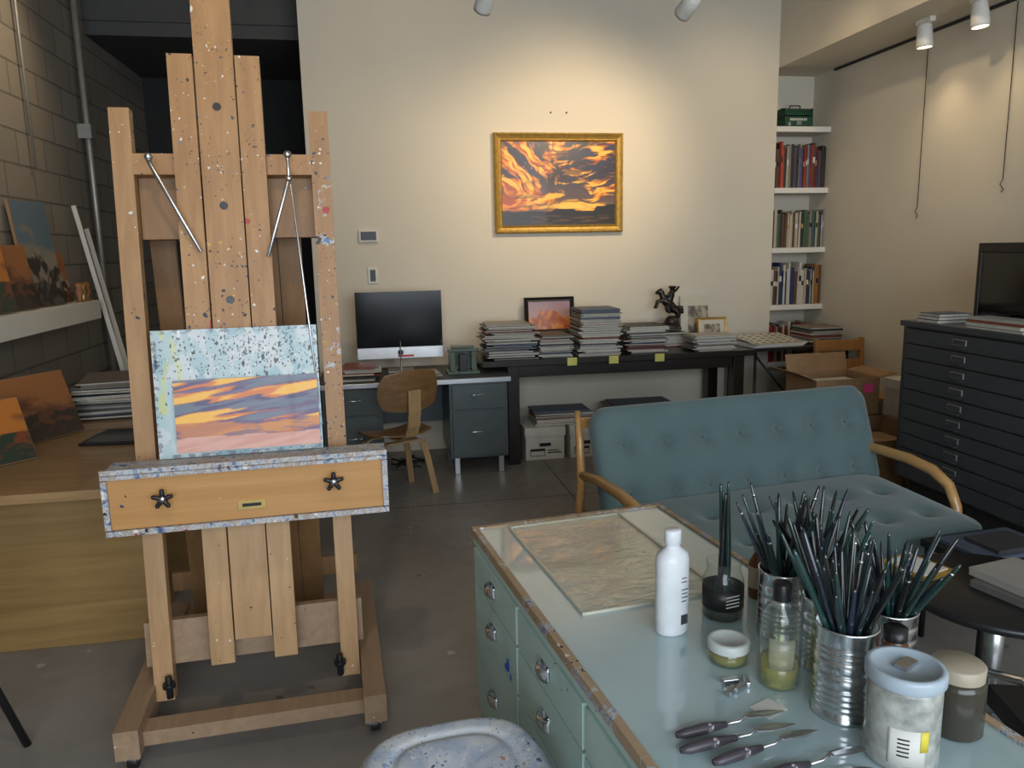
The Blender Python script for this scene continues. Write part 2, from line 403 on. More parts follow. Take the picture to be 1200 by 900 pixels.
def frame(w,W,H,fw,dp,m,lip=None):
    prof=[(0,0),(0,-dp*.75),(fw*.18,-dp),(fw*.42,-dp*.8),(fw*.7,-dp*.62),(fw*.86,-dp*.7),(fw,-dp*.45),(fw,-.002)]
    i=w.mi(m); cor=[(-1,0),(1,0),(1,1),(-1,1)]; rings=[]
    for cx,cz in cor:
        rings.append([w.v((cx*(W/2-a),y,(a if cz==0 else H-a))) for a,y in prof])
    for k in range(4):
        A,B=rings[k],rings[(k+1)%4]
        for j in range(len(prof)-1): w.face([A[j],B[j],B[j+1],A[j+1]],i)
w=M('framed_sunset_painting',(1.53,6.297,1.77)); frame(w,1.075,.79,.065,.05,m_gold); w.box(-.5,.5,-.012,0,.03,.76,m_blackm)
w.paint(.955,.67,280,195,sunset,m_pt,T(0,-.016,.06)); w.done()
w=M('wall_screws'); 
for x in (1.47,1.6): w.tube([(x,6.3,2.72),(x,6.285,2.72)],.006,m_blackm,8)
w.done()
w=M('thermostat',(-.02,6.3,1.77)); w.box(-.075,.075,-.03,0,-.045,.045,m_white); w.box(-.06,.06,-.034,-.03,-.033,.033,m_black); w.done(.004)
w=M('light_switch',(-.0,6.3,1.46)); w.box(-.04,.04,-.012,0,-.065,.065,m_white); w.box(-.02,.02,-.02,-.012,-.045,.045,m_black); w.done(.003)
# ------------------------------------------------------------------ bookshelf niche
w=M('built_in_shelves')
for z in (2.63,2.12,1.61,1.11,.6): w.box(3.442,3.948,6.3,6.598,z-.045,z,m_white)
w.done(.002)
bcols=[(.25,.025,.02),(.02,.035,.1),(.4,.34,.24),(.03,.03,.03),(.5,.47,.4),(.06,.1,.06),(.3,.13,.03),(.12,.01,.01),(.06,.08,.18),(.4,.06,.03),(.2,.18,.15),(.1,.05,.03)]
bm_=[mat('book_cover_%d'%k,c,.5) for k,c in enumerate(bcols)]
def book_row(x0,x1,y,z,hm,seedc=None):
    w=M('row_of_books'); x=x0
    while x<x1-.010:
        t=random.uniform(.010,.028); t=min(t,x1-x); h=hm*random.uniform(.78,1.0); d=random.uniform(.13,.2)
        m=random.choice(seedc or bm_); lean=random.choice((0,0,0,.04))
        w.box(0,t-.0015,0,d,0,h,m,T(x,y,z)@RY(lean*.5)); w.box(.002,t-.004,.003,d,h-.001,h+.001,m_paper,T(x,y,z)@RY(lean*.5))
        if random.random()<.5: w.box(.002,t-.0035,-.001,0,h*.55,h*.68,random.choice((m_paper,m_gold,m_black)),T(x,y,z)@RY(lean*.5))
        x+=t
    w.done()
book_row(3.45,3.94,6.33,2.122,.39,[bm_[0],bm_[3],bm_[9],bm_[7],bm_[3],bm_[8],bm_[11],bm_[2],bm_[1],bm_[10],bm_[7]])
book_row(3.45,3.94,6.33,1.612,.34,[bm_[4],bm_[2],bm_[10],bm_[3],bm_[1],bm_[11],bm_[6],bm_[8],bm_[5]])
book_row(3.45,3.94,6.33,1.112,.37,[bm_[4],bm_[2],bm_[10],bm_[4],bm_[1],bm_[3],bm_[4],bm_[5],bm_[11],bm_[6]])
book_row(3.46,3.92,6.33,.602,.35)
m_green=mat('green_enamel',(.02,.07,.04),.35)
w=M('green_toolbox',(3.68,6.44,2.632)); w.box(-.13,.13,-.08,.08,0,.09,m_green)
w.shell(lambda u,v:(u*.13,.08*math.sin(v*1.4),.09+.075*math.cos(v*1.45)),4,10,.004,m_green)
w.box(-.13,-.128,-.075,.075,.08,.16,m_green); w.box(.128,.13,-.075,.075,.08,.16,m_green)
w.tube([(-.05,0,.165),(-.045,0,.19),(.045,0,.19),(.05,0,.165)],.006,m_black,8)
for k in range(9): w.box(-.085+k*.018,-.073+k*.018,-.082,-.08,.055,.075,m_paper)
w.box(-.02,.02,-.086,-.08,.02,.05,m_steel); w.box(-.1,-.08,-.086,-.08,.01,.04,m_steel); w.done(.003)
# ------------------------------------------------------------------ black work table + things
m_tab=wood('dark_stained_table',(.012,.009,.007),(.025,.018,.014),'x',.3)
w=M('dark_work_table'); w.box(.77,2.96,5.62,6.27,.775,.82,m_tab)
w.box(1.0,2.8,5.68,5.71,.68,.775,m_tab); w.box(1.0,2.8,6.18,6.21,.68,.775,m_tab)
for x in (.965,2.8): 
    for y in (5.66,6.14): w.box(x,x+.09,y,y+.09,0,.775,m_tab)
w.box(.965,1.05,5.7,6.2,.08,.14,m_tab); w.box(2.8,2.89,5.7,6.2,.08,.14,m_tab); w.done(.004)
mags=[mat('magazine_%d'%k,c,.5) for k,c in enumerate([(.42,.4,.36),(.3,.28,.25),(.12,.11,.1),(.04,.04,.045),(.38,.34,.28),(.2,.16,.13),(.24,.06,.03),(.07,.09,.13),(.48,.46,.43)])]
m_pages=mat('page_edges',(.5,.47,.4),.8,var=.15,vs=60)
def stack(name,cx,cy,z0,w_,d_,h,t0=.006,t1=.02,rot=0,jit=.02,cols=None):
    w=M(name,(cx,cy,z0),(0,0,rot)); z=0.001
    while z<h:
        t=random.uniform(t0,t1); a=random.uniform(-jit,jit)*3; sx=random.uniform(.82,1); sy=random.uniform(.82,1)
        xf=T(random.uniform(-jit,jit),random.uniform(-jit,jit),z)@RZ(a); mm=random.choice(cols or mags)
        w.box(-w_/2*sx,w_/2*sx,-d_/2*sy,d_/2*sy,0,t*.92,m_pages if random.random()<.5 else mm,xf)
        w.box(-w_/2*sx-.001,w_/2*sx+.001,-d_/2*sy-.001,d_/2*sy+.001,t*.72,t*.93,mm,xf); z+=t
    return w.done()
stack('stack_of_magazines',1.01,5.86,.82,.40,.4,.26,.004,.012,0,.03); stack('stack_of_magazines',1.36,5.84,.82,.27,.3,.16,.004,.012,0,.018)
stack('stack_of_magazines',1.70,5.84,.82,.34,.36,.35,.006,.014,0,.014); stack('stack_of_magazines',2.09,5.86,.82,.34,.36,.21,.004,.012,0,.02)
stack('stack_of_magazines',2.64,5.78,.82,.36,.26,.12,.005,.015); stack('stack_of_magazines',2.42,6.10,.82,.26,.2,.12,.008,.016,0,.006)
m_post=mat('yellow_note',(.6,.55,.15),.7)
w=M('sticky_notes')
for x in (1.42,1.75,2.12): w.box(x,x+.075,5.611,5.617,.765,.825,m_post)
w.done()
def mesa(u,v):
    sky=lerp((.3,.17,.2),(.5,.28,.18),1-v)
    m1=.42+.25*sm(.15,.3,u)*(1-sm(.6,.85,u))+.03*fr(u*8,1)
    if v<m1: return lerp((.35,.07,.01),(.6,.2,.02),sm(-.3,.5,fr(u*9,v*4)))
    return sky
w=M('framed_mesa_painting',(1.42,6.2,.95),(rad(-6),0,0)); frame(w,.42,.3,.035,.03,m_black); w.box(-.2,.2,-.008,0,.01,.29,m_blackm)
w.paint(.35,.23,60,40,mesa,m_pt,T(0,-.012,.035)); w.box(-.2,.2,-.03,.0,-.125,0,m_blackm); w.done()
def sepia(u,v): 
    if min(u,1-u,v*1.1,1-v)<.2: return (.6,.55,.43)
    return lerp((.12,.1,.08),(.5,.42,.3),sm(-.4,.5,fr(u*5,v*5)))
w=M('matted_print',(2.74,6.22,.823),(rad(-6),0,0)); w.box(-.16,.16,-.012,0,0,.40,m_paper); w.paint(.31,.39,40,50,sepia,m_pt,T(0,-.014,.004)); w.done()
w=M('matted_print',(2.82,6.1,.823),(rad(-12),0,0)); frame(w,.27,.22,.02,.015,m_gold); w.paint(.24,.19,40,30,sepia,m_pt,T(0,-.006,.015)); w.box(-.13,.13,-.004,0,.005,.21,m_card);w.done()
m_brz=mat('dark_bronze',(.03,.024,.02),.35,.6)
w=M('bronze_rearing_horse_sculpture',(2.42,6.10,.962),(0,0,-.2)); 
w.ball((0,0,.03),.11,m_brz,14,(1.0,.7,.3)); w.ball((.03,0,.07),.07,m_brz,12,(1.,.7,.8))
w.tube([(.06,0,.17),(.02,0,.21),(-.03,0,.26),(-.06,0,.29)],[.038,.048,.044,.034],m_brz)
w.tube([(-.05,0,.28),(-.07,0,.33),(-.065,0,.36)],[.034,.028,.024],m_brz); w.tube([(-.06,0,.365),(-.1,0,.35),(-.13,0,.335)],[.026,.022,.014],m_brz)
for s_ in (-1,1):
    w.tube([(.06,.02*s_,.18),(.09,.025*s_,.13),(.07,.025*s_,.09),(.085,.025*s_,.04)],[.032,.024,.016,.016],m_brz)
    w.tube([(-.05,.02*s_,.27),(-.11,.025*s_,.26),(-.12,.03*s_,.21),(-.14,.03*s_,.2)],[.022,.016,.013,.013],m_brz)
w.tube([(.08,0,.2),(.12,0,.2),(.13,0,.14)],[.018,.022,.014],m_brz)
w.tube([(.0,0,.25),(.02,0,.33),(.03,0,.36)],[.034,.036,.02],m_brz); w.ball((.03,0,.38),.026,m_brz); w.ball((.03,0,.395),.042,m_brz,12,(1,1,.3))
w.tube([(.02,.02,.33),(.07,.03,.36),(.10,.03,.40)],[.015,.013,.012],m_brz); w.tube([(.02,-.02,.34),(-.03,-.03,.31),(-.05,-.01,.32)],[.015,.013,.012],m_brz)
w.tube([(.0,.03,.25),(-.02,.05,.2),(0,.05,.15)],[.02,.017,.016],m_brz); w.tube([(.0,-.03,.25),(-.02,-.05,.2),(0,-.05,.15)],[.02,.017,.016],m_brz)
w.box(-.11,.11,-.08,.08,0,.02,m_brz); o=w.done(0,0,.009); o.scale=(.88,.88,.88)
m_boxw=mat('file_box_white',(.55,.53,.47),.7)
def filebox(x,y,z,rot=0,m=None,lab=True,mm=None):
    w=M('file_storage_box',(x,y,z),(0,0,rot)); m=m or m_boxw
    w.box(-.155,.155,-.2,.2,0,.24,m); w.box(-.163,.163,-.208,.208,.19,.262,m)
    w.box(-.045,.045,-.209,-.199,.11,.135,m_black)
    if lab: w.box(-.12,-.0,-.2015,-.2,.03,.09,m_blackm); w.box(-.115,-.005,-.2025,-.2015,.035,.07,m_boxw); w.box(.02,.13,-.2015,-.2,.05,.06,m_blackm); w.box(.02,.11,-.2015,-.2,.07,.078,m_blackm)
    w.done(.003)
for x in (1.27,1.63,1.99,2.35): filebox(x,5.95,0.001)
stack('stack_of_magazines',1.45,5.95,.264,.5,.3,.1); stack('stack_of_magazines',2.1,5.95,.264,.6,.3,.12)
w=M('print_table')
w.box(2.98,3.92,5.7,6.27,.79,.815,m_black)
for x,y in ((3.03,5.75),(3.85,5.75),(3.03,6.22),(3.85,6.22)): w.tube([(x,y,0),(x,y,.79)],.012,m_black,8)
w.tube([(3.03,5.75,.1),(3.6,5.75,.75)],.01,m_black,8); w.tube([(3.03,5.75,.75),(3.6,5.75,.1)],.01,m_black,8); w.done()
def sheet(u,v):
    if min(u,1-u,v,1-v)<.06: return (.6,.55,.42)
    a=(u*6)%1; b_=(v*5)%1
    return lerp((.1,.1,.1),(.62,.57,.45),sm(.2,.35,math.hypot(a-.5,b_-.5)+.1*fr(u*20,v*20)))
w=M('print_sheets',(3.22,5.93,.817),(0,0,.1))
for k in range(9): w.box(-.24+.004*k,.22+.006*k,-.19,.17,.003*k,.003*k+.0025,m_paper,RZ(.012*k))
w.paint(.46,.35,70,50,sheet,m_pt,T(0,-.17,.03)@RX(rad(-83))); w.done()
stack('stack_of_magazines',3.72,6.0,.816,.32,.36,.13,.008,.02,0,.008); 
w=M('wooden_chair',(3.70,5.40,0),(0,0,.0)); m_ow=wood('orange_oak',(.3,.13,.035),(.45,.22,.06),'z')
for x in (-.2,.2): w.beam((x,-.18,0),(x,-.18,.45),.035,.035,m_ow); w.beam((x,.2,0),(x,.24,.88),.035,.035,m_ow)
w.box(-.22,.22,-.2,.22,.43,.46,m_ow)
for z in (.62,.78): w.box(-.2,.2,.215,.235,z,z+.09,m_ow)
w.done(.004)
def openbox(x,y,z,w_,d_,h,rot=0,flaps=True,name='cardboard_box',m=None):
    o=M(name,(x,y,z),(0,0,rot)); m=m or m_card; t=.006
    o.box(-w_/2,w_/2,-d_/2,d_/2,0,t,m); o.box(-w_/2,w_/2,-d_/2,-d_/2+t,t,h,m); o.box(-w_/2,w_/2,d_/2-t,d_/2,t,h,m)
    o.box(-w_/2,-w_/2+t,-d_/2+t,d_/2-t,t,h,m); o.box(w_/2-t,w_/2,-d_/2+t,d_/2-t,t,h,m)
    if flaps:
        o.box(-w_/2-.14,-w_/2,-d_/2,d_/2,h-.003,h+.003,m,T(-w_/2,0,h)@RY(.4)@T(w_/2,0,-h)); o.box(w_/2,w_/2+.14,-d_/2,d_/2,h-.003,h+.003,m,T(w_/2,0,h)@RY(-.15)@T(-w_/2,0,-h))
        o.box(-w_/2,w_/2,0,.006,0,.14,m,T(0,d_/2-.006,h-.003)@RX(-.25))
        o.box(-w_/2+.03,w_/2-.03,-d_/2+.03,d_/2-.03,h-.08,h-.05,m_paper)
    else: o.box(-w_/2,w_/2,-d_/2,d_/2,h-t,h,m)
    o.done(); return o
m_pink=mat('pink_tag',(.8,.08,.25),.6)
openbox(3.24,5.0,0,.55,.4,.44,.0,False); openbox(3.24,5.0,.442,.5,.38,.26,.03,True)
openbox(3.66,4.55,0,.46,.4,.3,-.05,False); openbox(3.68,4.55,.301,.42,.36,.14,.04,False)
filebox(3.68,4.6,.443,.05)
openbox(3.24,4.5,0,.3,.25,.36,.1,False)
w=M('pink_tags')
for (x,y,z) in ((3.14,4.80,.56),(3.55,4.345,.37),(3.62,4.345,.33),(3.36,4.80,.60),(3.6,4.335,.2)): w.box(x,x+.07,y-.004,y,z,z+.06,m_pink)
w.box(3.58,3.66,4.372,4.38,.56,.62,m_pink); w.done()
# ------------------------------------------------------------------ metal desk, computer, chair
m_desk=mat('grey_green_enamel',(.075,.092,.095),.35,.2)
m_dtop=mat('desk_linoleum',(.06,.06,.06),.5)
w=M('steel_tanker_desk'); y0=5.45
w.box(-.42,.95,y0,6.15,.70,.735,m_dtop); w.box(-.425,.955,y0-.005,6.155,.695,.73,m_steel)
for (a,b_) in ((-.4,.02),(.5,.93)):
    w.box(a,b_,y0+.03,6.12,.13,.695,m_desk)
    for z0,z1 in ((.5,.68),(.15,.48)):
        w.box(a+.02,b_-.02,y0+.01,y0+.03,z0,z1,m_desk)
        w.tube([((a+b_)/2-.06,y0+.01,(z0+z1)/2+.02),((a+b_)/2-.06,y0-.012,(z0+z1)/2+.02),((a+b_)/2+.06,y0-.012,(z0+z1)/2+.02),((a+b_)/2+.06,y0+.01,(z0+z1)/2+.02)],.005,m_chrome,8)
    for x in (a+.03,b_-.07):
        for y in (y0+.06,6.05): w.box(x,x+.04,y,y+.04,0,.13,m_steel)
w.box(.02,.5,6.05,6.08,.3,.695,m_desk); w.done(.004)
w=M('desktop_computer',(.18,5.93,.7365)); m_al=mat('aluminium',(.6,.6,.6),.35,.8); m_scr=mat('screen_black',(.004,.004,.005),.15,spec=.3)
w.box(-.325,.325,-.01,.015,.2-.1,.61,m_al); w.box(-.325,.325,-.014,-.01,.185,.61,m_scr); w.box(-.3,.3,-.015,-.0135,.205,.59,m_scr)
w.beam((0,.02,.25),(0,.1,.01),.19,.006,m_al,(1,0,0)); w.box(-.1,.1,-.07,.12,0,.008,m_al)
w.ball((0,-.014,.145),.022,m_black,16,(1,.1,1)); w.box(-.02,.1,-.016,-.0105,.11,.125,mat('red_sticker',(.5,.06,.04),.5)); w.done(.003)
stack('desk_papers',.30,5.66,.736,.3,.22,.03,.003,.006,0,.03,[mags[0],mags[8],mags[4]])
stack('desk_papers',-.12,5.66,.736,.26,.3,.09,.01,.02,0,.02)
m_ceram=mat('green_glazed_ceramic',(.07,.10,.07),.3,coat=.5)
w=M('ceramic_house_model',(.63,5.7,.736)); w.box(-.12,.12,-.08,.08,0,.02,m_ceram)
for x in (-.1,.06): w.box(x,x+.04,-.07,.07,.02,.17,m_ceram)
w.box(-.1,.1,.03,.07,.02,.17,m_ceram); w.box(-.12,.12,-.085,.085,.17,.19,m_ceram); w.box(-.08,.08,-.06,.06,.19,.21,m_ceram); w.box(-.03,.03,-.075,-.05,.02,.15,m_black);w.done(.004)
m_ply=wood('walnut_plywood',(.16,.08,.03),(.30,.17,.07),'x',.4)
m_ply2=wood('ash_plywood',(.34,.21,.10),(.48,.33,.17),'z',.4)
w=M('bent_plywood_chair',(.09,5.16,0),(0,0,rad(28)))
def rs(u,v,a,b_): return (u*a*math.sqrt(1-v*v*.32),v*b_*math.sqrt(1-u*u*.32))
def backf(u,v):
    x,z=rs(u,v,.225,.14); return (x,-.20-.06*(1-(x/.225)**2)-.12*(z) ,.755+z)
def seatf(u,v):
    x,y=rs(u,v,.225,.22); return (x,y,.43+.02*(x/.2)**2-.03*sm(.1,.215,y)+.02*sm(.05,.2,-y))
w.shell(backf,16,12,.011,m_ply); w.shell(seatf,16,16,.012,m_ply)
def strip(pts,wd,th,m):
    for a,b_ in zip(pts[:-1],pts[1:]):
        pa=V(a);pb=V(b_); w.beam(pa-(pb-pa)*.03,pb+(pb-pa)*.03,wd,th,m,(0,1,0) if abs((pb-pa).normalized().z)>.8 else (0,0,1))
strip([(0,.1,.405),(0,-.05,.40),(0,-.15,.41),(0,-.225,.45),(0,-.262,.52),(0,-.28,.62),(0,-.285,.76)],.09,.014,m_ply2)
for yy,dy in ((.12,.05),(-.1,-.06)):
    for s_ in (-1,1):
        strip([(0.0,yy,.385),(s_*.12,yy,.385),(s_*.155,yy+dy*.15,.36),(s_*.18,yy+dy*.4,.25),(s_*.215,yy+dy,0)],.045,.014,m_ply2)
w.done(.002)
w=M('desk_cables'); 
for k in range(5):
    p=[(.07+random.uniform(-.02,.3),5.62+random.uniform(0,.3),.03+random.uniform(0,.05)) for _ in range(6)]; w.tube(p,.007,m_blackm,6)
w.done()
# ------------------------------------------------------------------ flat file cabinet
m_ff=mat('flat_file_enamel',(.058,.065,.07),.38,.2)
w=M('flat_file_cabinet'); X=3.0
w.box(X+.06,3.93,2.55,3.9,0,.3,m_blackm); w.box(X,3.94,2.5,3.94,.28,1.17,m_blackm); w.box(X-.02,3.945,2.48,3.96,1.17,1.2,m_ff); w.box(X-.001,3.94,3.92,3.95,.28,1.17,m_ff)
for k in range(10):
    z=.295+k*.087; w.box(X-.014,X,2.53,3.91,z,z+.078,m_ff)
    for y in (2.95,3.5):
        w.box(X-.018,X-.014,y-.05,y+.05,z+.028,z+.06,m_steel); w.box(X-.020,X-.018,y-.043,y+.043,z+.032,z+.056,m_paper if (k%3 and y<3.2) else m_ff)
        w.box(X-.035,X-.014,y-.045,y+.045,z+.014,z+.02,m_ff)
w.done(.003)
m_case=thinglass('smoky_glass',(.35,.35,.35))
w=M('display_case',(3.5,3.25,1.2)); 
w.box(-.3,.3,-.42,.42,0,.03,m_black); w.box(-.3,.3,-.42,.42,.38,.43,m_black)
for x in (-.3,.275):
    for y in (-.42,.395): w.box(x,x+.025,y,y+.025,.03,.38,m_black)
w.box(-.297,-.293,-.4,.4,.03,.38,m_case); w.box(-.28,.28,.412,.416,.03,.38,m_case); w.box(.2,.22,-.4,.4,.03,.38,m_blackm)
m_tk=mat('terracotta',(.3,.12,.05),.5)
w.lathe([(0,0),(.03,0),(.05,.04),(.045,.1),(.02,.13),(.025,.15)],(-.05,.1,.03),m_tk,20); w.lathe([(0,0),(.03,0),(.045,.05),(.03,.09),(.02,.1)],(-.05,-.15,.03),m_tk,20); w.done(.002)
stack('stack_of_books',3.12,3.78,1.2,.22,.18,.05,.01,.02,0,.006); stack('stack_of_books',3.08,3.32,1.2,.14,.4,.045,.01,.02,0,.005)
# ------------------------------------------------------------------ sofa
m_teal,nt,b=newmat('teal_upholstery'); vec=objco(nt); n1=noisen(nt,vec,6,4); n2=noisen(nt,vec,400,2)
nt.links.new(mixc(nt,n2.outputs['Fac'],ramp(nt,n1.outputs['Fac'],[(.3,(.088,.143,.145)),(.7,(.118,.178,.178))]),(.07,.113,.117)),b.inputs['Base Color'])
b.inputs['Roughness'].default_value=.85; b.inputs['Sheen Weight'].default_value=.3; bump(nt,b,n2.outputs['Fac'],.25,.002)
m_tealb=mat('teal_button',(.05,.085,.09),.7)
m_sw=wood('honey_beech',(.42,.22,.07),(.6,.36,.14),'y',.35,coat=.3)
a_s=math.atan2(.23,1.58)
w=M('teal_tufted_sofa',(1.80,3.70,0),(0,0,a_s))
bt=[(-.66+.22*i,y) for i in range(7) for y in (-.15,.09)]
w.cushion(1.64,.58,.15,m_teal,bt,m_tealb,T(0,-.13,.60)@RX(rad(70)),.045,sig=.04)
st=[(-.62+.24*i,y) for i in range(6) for y in (-.18,.1)]
w.cushion(1.58,.74,.15,m_teal,st,m_tealb,T(-.03,-.6,.36)@RX(rad(4)),.035,sig=.04)
w.box(-.76,.74,-.93,-.2,.22,.27,m_sw)
for s_ in (-1,1):
    x=s_*.835 if s_<0 else .775
    w.tube([(x,.1,.0),(x,.04,.3),(x,.0,.5),(x,.02,.7),(x-.01*s_,.075,.84)],[.016,.022,.024,.02,.015],m_sw,12)
    w.tube([(x,.0,.53),(x,-.2,.56),(x,-.45,.56),(x,-.60,.54),(x,-.70,.49),(x,-.75,.4),(x,-.78,.2),(x,-.8,0)],[.02,.024,.028,.028,.026,.024,.02,.015],m_sw,12)
    w.beam((x,-.0,.26),(x,-.8,.26),.03,.05,m_sw)
w.beam((-.83,-.78,.25),(.78,-.78,.25),.03,.05,m_sw); w.beam((-.83,0,.25),(.78,0,.25),.03,.05,m_sw); w.beam((-.83,.06,.78),(.78,.06,.78),.02,.05,m_sw)
w.done()
# ------------------------------------------------------------------ left wood desk, shelf, artworks
m_ld=wood('oak_veneer_desk',(.25,.145,.05),(.36,.23,.085),'x',.4)
m_ldt=wood('oak_veneer_top',(.32,.19,.085),(.44,.28,.14),'x',.35,coat=.3)
w=M('oak_desk'); w.box(-2.04,-.96,3.18,5.5,.70,.74,m_ldt); w.box(-2.0,-1.03,3.36,3.39,0.0,.70,m_ld); w.box(-1.06,-1.03,3.39,5.45,0,.7,m_ld); w.box(-2.02,-1.99,3.39,5.45,0,.7,m_ld); w.box(-1.99,-1.06,5.42,5.45,0,.7,m_ld); w.done(.003)
w=M('wall_ledge_shelf'); w.box(-2.048,-1.85,.5,5.7,1.235,1.36,m_white); w.done(.004)
LP=[[(.10,.14,.17),(.24,.2,.15),(.04,.035,.03)],[(.42,.14,.02),(.16,.04,.012),(.02,.035,.02)],[(.2,.15,.09),(.04,.035,.03),(.09,.04,.02)],[(.26,.10,.03),(.10,.035,.018),(.025,.018,.014)],[(.3,.12,.05),(.3,.24,.17),(.06,.02,.012)]]
def art(k):
    A,B,C=LP[k%5]
    def f(u,v):
        n=fr(u*2.0+k*3,v*5,k); h1=.42+.14*fr(u*1.6+k*5,1,k); h2=.22+.1*fr(u*2+k*7,4,k)
        c=lerp(A,B,sm(.3,.8,(1-v)+n*.6))
        if v<h1: c=lerp(B,C,sm(-.3,.1,fr(u*5+k,v*6)))
        if v<h2: c=lerp(C,B,.3*sm(0,.3,fr(u*8,v*12+k)))
        return c
    return f
def leanart(name,x,y,z,w_,h,ang,k,rz):
    o=M(name,(x,y,z+.006),(0,0,rz)); xf=RX(ang)
    o.box(-w_/2,w_/2,0,.018,0,h,m_card,xf); o.paint(w_-.004,h-.004,60,60,art(k),m_pt,xf@T(0,-.002,.002)); o.done()
rz=rad(90)
leanart('leaning_painting',-1.92,4.72,1.362,.26,.36,rad(-9),3,rz-.2); leanart('leaning_painting',-1.92,5.06,1.362,.36,.62,rad(-6.5),0,rz-.15)
leanart('leaning_painting',-1.93,5.36,1.362,.16,.32,rad(-9),4,rz-.1); leanart('leaning_painting',-1.92,4.42,1.362,.28,.36,rad(-9),1,rz-.2)
leanart('leaning_painting',-1.92,4.1,1.362,.28,.28,rad(-9),2,rz-.2)
w=M('brass_ornaments',(-1.90,5.56,1.362))
for k in range(3): w.lathe([(0,0),(.025,0),(.012,.02),(.03,.06),(.02,.09),(.03,.11),(0,.13)],(0,k*.065-.08,0),m_brass if k%2 else m_tk,14)
w.done()
leanart('leaning_painting',-1.68,3.62,.742,.36,.3,rad(-25),1,rz-.75); leanart('leaning_painting',-1.64,4.15,.742,.38,.34,rad(-20),3,rz-.5)
stack('stack_of_magazines',-1.52,4.82,.741,.42,.5,.21,.006,.016,.1,.035,[mags[2],mags[3],mags[7],mags[5],mags[0]])
w=M('drawing_tablet',(-1.30,4.1,.742),(0,0,-.1)); w.box(-.14,.14,-.16,.16,0,.012,m_black); w.box(-.12,.12,-.14,.14,.012,.013,m_scr); w.done(.003)
# ------------------------------------------------------------------ easel
m_e1=wood('easel_oak_splattered',(.31,.15,.052),(.46,.255,.10),'z',.5,[(26,.42,.14),(60,.45,.2),(120,.5,.35)],drip=.10)
m_e0=wood('easel_oak_dense_splatter',(.29,.14,.05),(.42,.24,.1),'z',.5,[(26,.5,.35),(60,.5,.4),(120,.5,.5)],smr=.40,drip=.2)
m_e2=wood('easel_oak_clean',(.38,.215,.095),(.53,.33,.16),'z',.5,[(50,.35,.12),(90,.35,.12)])
m_e2b=wood('easel_oak_upper',(.32,.165,.062),(.46,.27,.115),'z',.5,[(40,.4,.16),(90,.4,.25)],drip=.06)
m_e3=wood('easel_oak_base',(.27,.17,.10),(.38,.26,.16),'y',.55,[(90,.3,.1)])
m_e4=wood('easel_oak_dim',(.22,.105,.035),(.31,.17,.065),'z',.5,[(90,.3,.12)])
m_e5=wood('easel_tray_oak',(.44,.21,.06),(.56,.31,.11),'x',.45,[(60,.35,.1)])
m_e6=wood('easel_tray_rim',(.2,.18,.2),(.4,.38,.4),'x',.6,[(60,.5,.5)],smr=.62)
w=M('studio_easel',(-.475,2.67,0),(0,0,rad(3))); X0=.475
tl=RX(-.1)
def E(x0,x1,y0,y1,z0,z1,m): w.box(x0+X0,x1+X0,y0,y1,z0,z1,m,tl)
E(-.83,-.765,0,.05,.1,.9,m_e2); E(-.83,-.765,0,.05,.9,2.15,m_e2b)
E(-.185,-.12,0,.05,.1,.9,m_e2); E(-.185,-.12,0,.05,.9,2.15,m_e0)
E(-.765,-.185,.0,.045,1.93,2.0,m_e1); E(-.765,-.185,.06,.09,1.72,1.93,m_e4)
for a_,b_,z0,z1,y_ in ((-.63,-.55,.22,2.32,-.035),(-.545,-.42,.3,2.95,-.03),(-.415,-.335,.22,2.32,-.035)):
    E(a_,b_,y_,-.002,z0,.85,m_e2); E(a_,b_,y_,-.002,.85,z1,m_e1)
for z in (1.5,1.82,2.15): 
    w.xf=tl; w.tube([(-.482+X0,-.0315,z),(-.482+X0,-.029,z)],.014,m_black,14); w.xf=Matrix.Identity(4)
E(-.86,-.10,.05,.09,.21,.37,m_e3)
for x in (-.735,-.285):
    w.beam((x+X0-.01,.62,.12),(x+X0,.38,1.95),.085,.03,m_e4,(0,1,0)); 
for x in (-.62,-.36): w.beam((x+X0-.01,.60,.12),(x+X0,.36,1.95),.06,.025,m_e4,(0,1,0))
w.beam((-.86+X0,.6,.3),(-.1+X0,.6,.3),.03,.08,m_e4)
w.beam((-.80+X0,.4,1.9),(-.16+X0,.4,1.9),.03,.08,m_e4)
for x in (-.9,-.115): w.box(x+X0,x+.075+X0,-.25,.7,.06,.16,m_e3)
w.box(-.825+X0,-.115+X0,-.2,-.12,.07,.12,m_e3); w.box(-.825+X0,-.115+X0,.58,.66,.07,.14,m_e3)
for x in (-.86,-.08):
    for y in (-.2,.62,.05):
        w.tube([(x+X0-.015,y,.03),(x+X0+.015,y,.03)],.028,m_black,16); w.box(x+X0-.022,x+X0+.022,y-.02,y+.02,.035,.06,m_steel)
for x in (-.775,-.19): w.tube([(x+X0,-.01,.12),(x+X0,-.01,.2)],.012,m_black,10); w.tube([(x+X0,-.01,.16),(x+X0,-.01,.175)],.022,m_black,10)
DZ=-.018
def tb(x0,x1,y0,y1,z0,z1,m): w.box(x0+X0,x1+X0,y0-2.67,y1-2.67,z0+DZ,z1+DZ,m)
tb(-.885,.005,2.565,2.585,.80,.975,m_e5); tb(-.89,.01,2.555,2.72,.968,.985,m_e6); tb(-.89,.01,2.555,2.72,.78,.798,m_e6)
tb(-.89,-.872,2.553,2.72,.803,.965,m_e6); tb(-.008,.01,2.553,2.72,.803,.965,m_e6); tb(-.87,-.01,2.7,2.72,.8,.97,m_e4)
tb(-.89,.01,2.555,2.565,.98,1.0,m_e6)
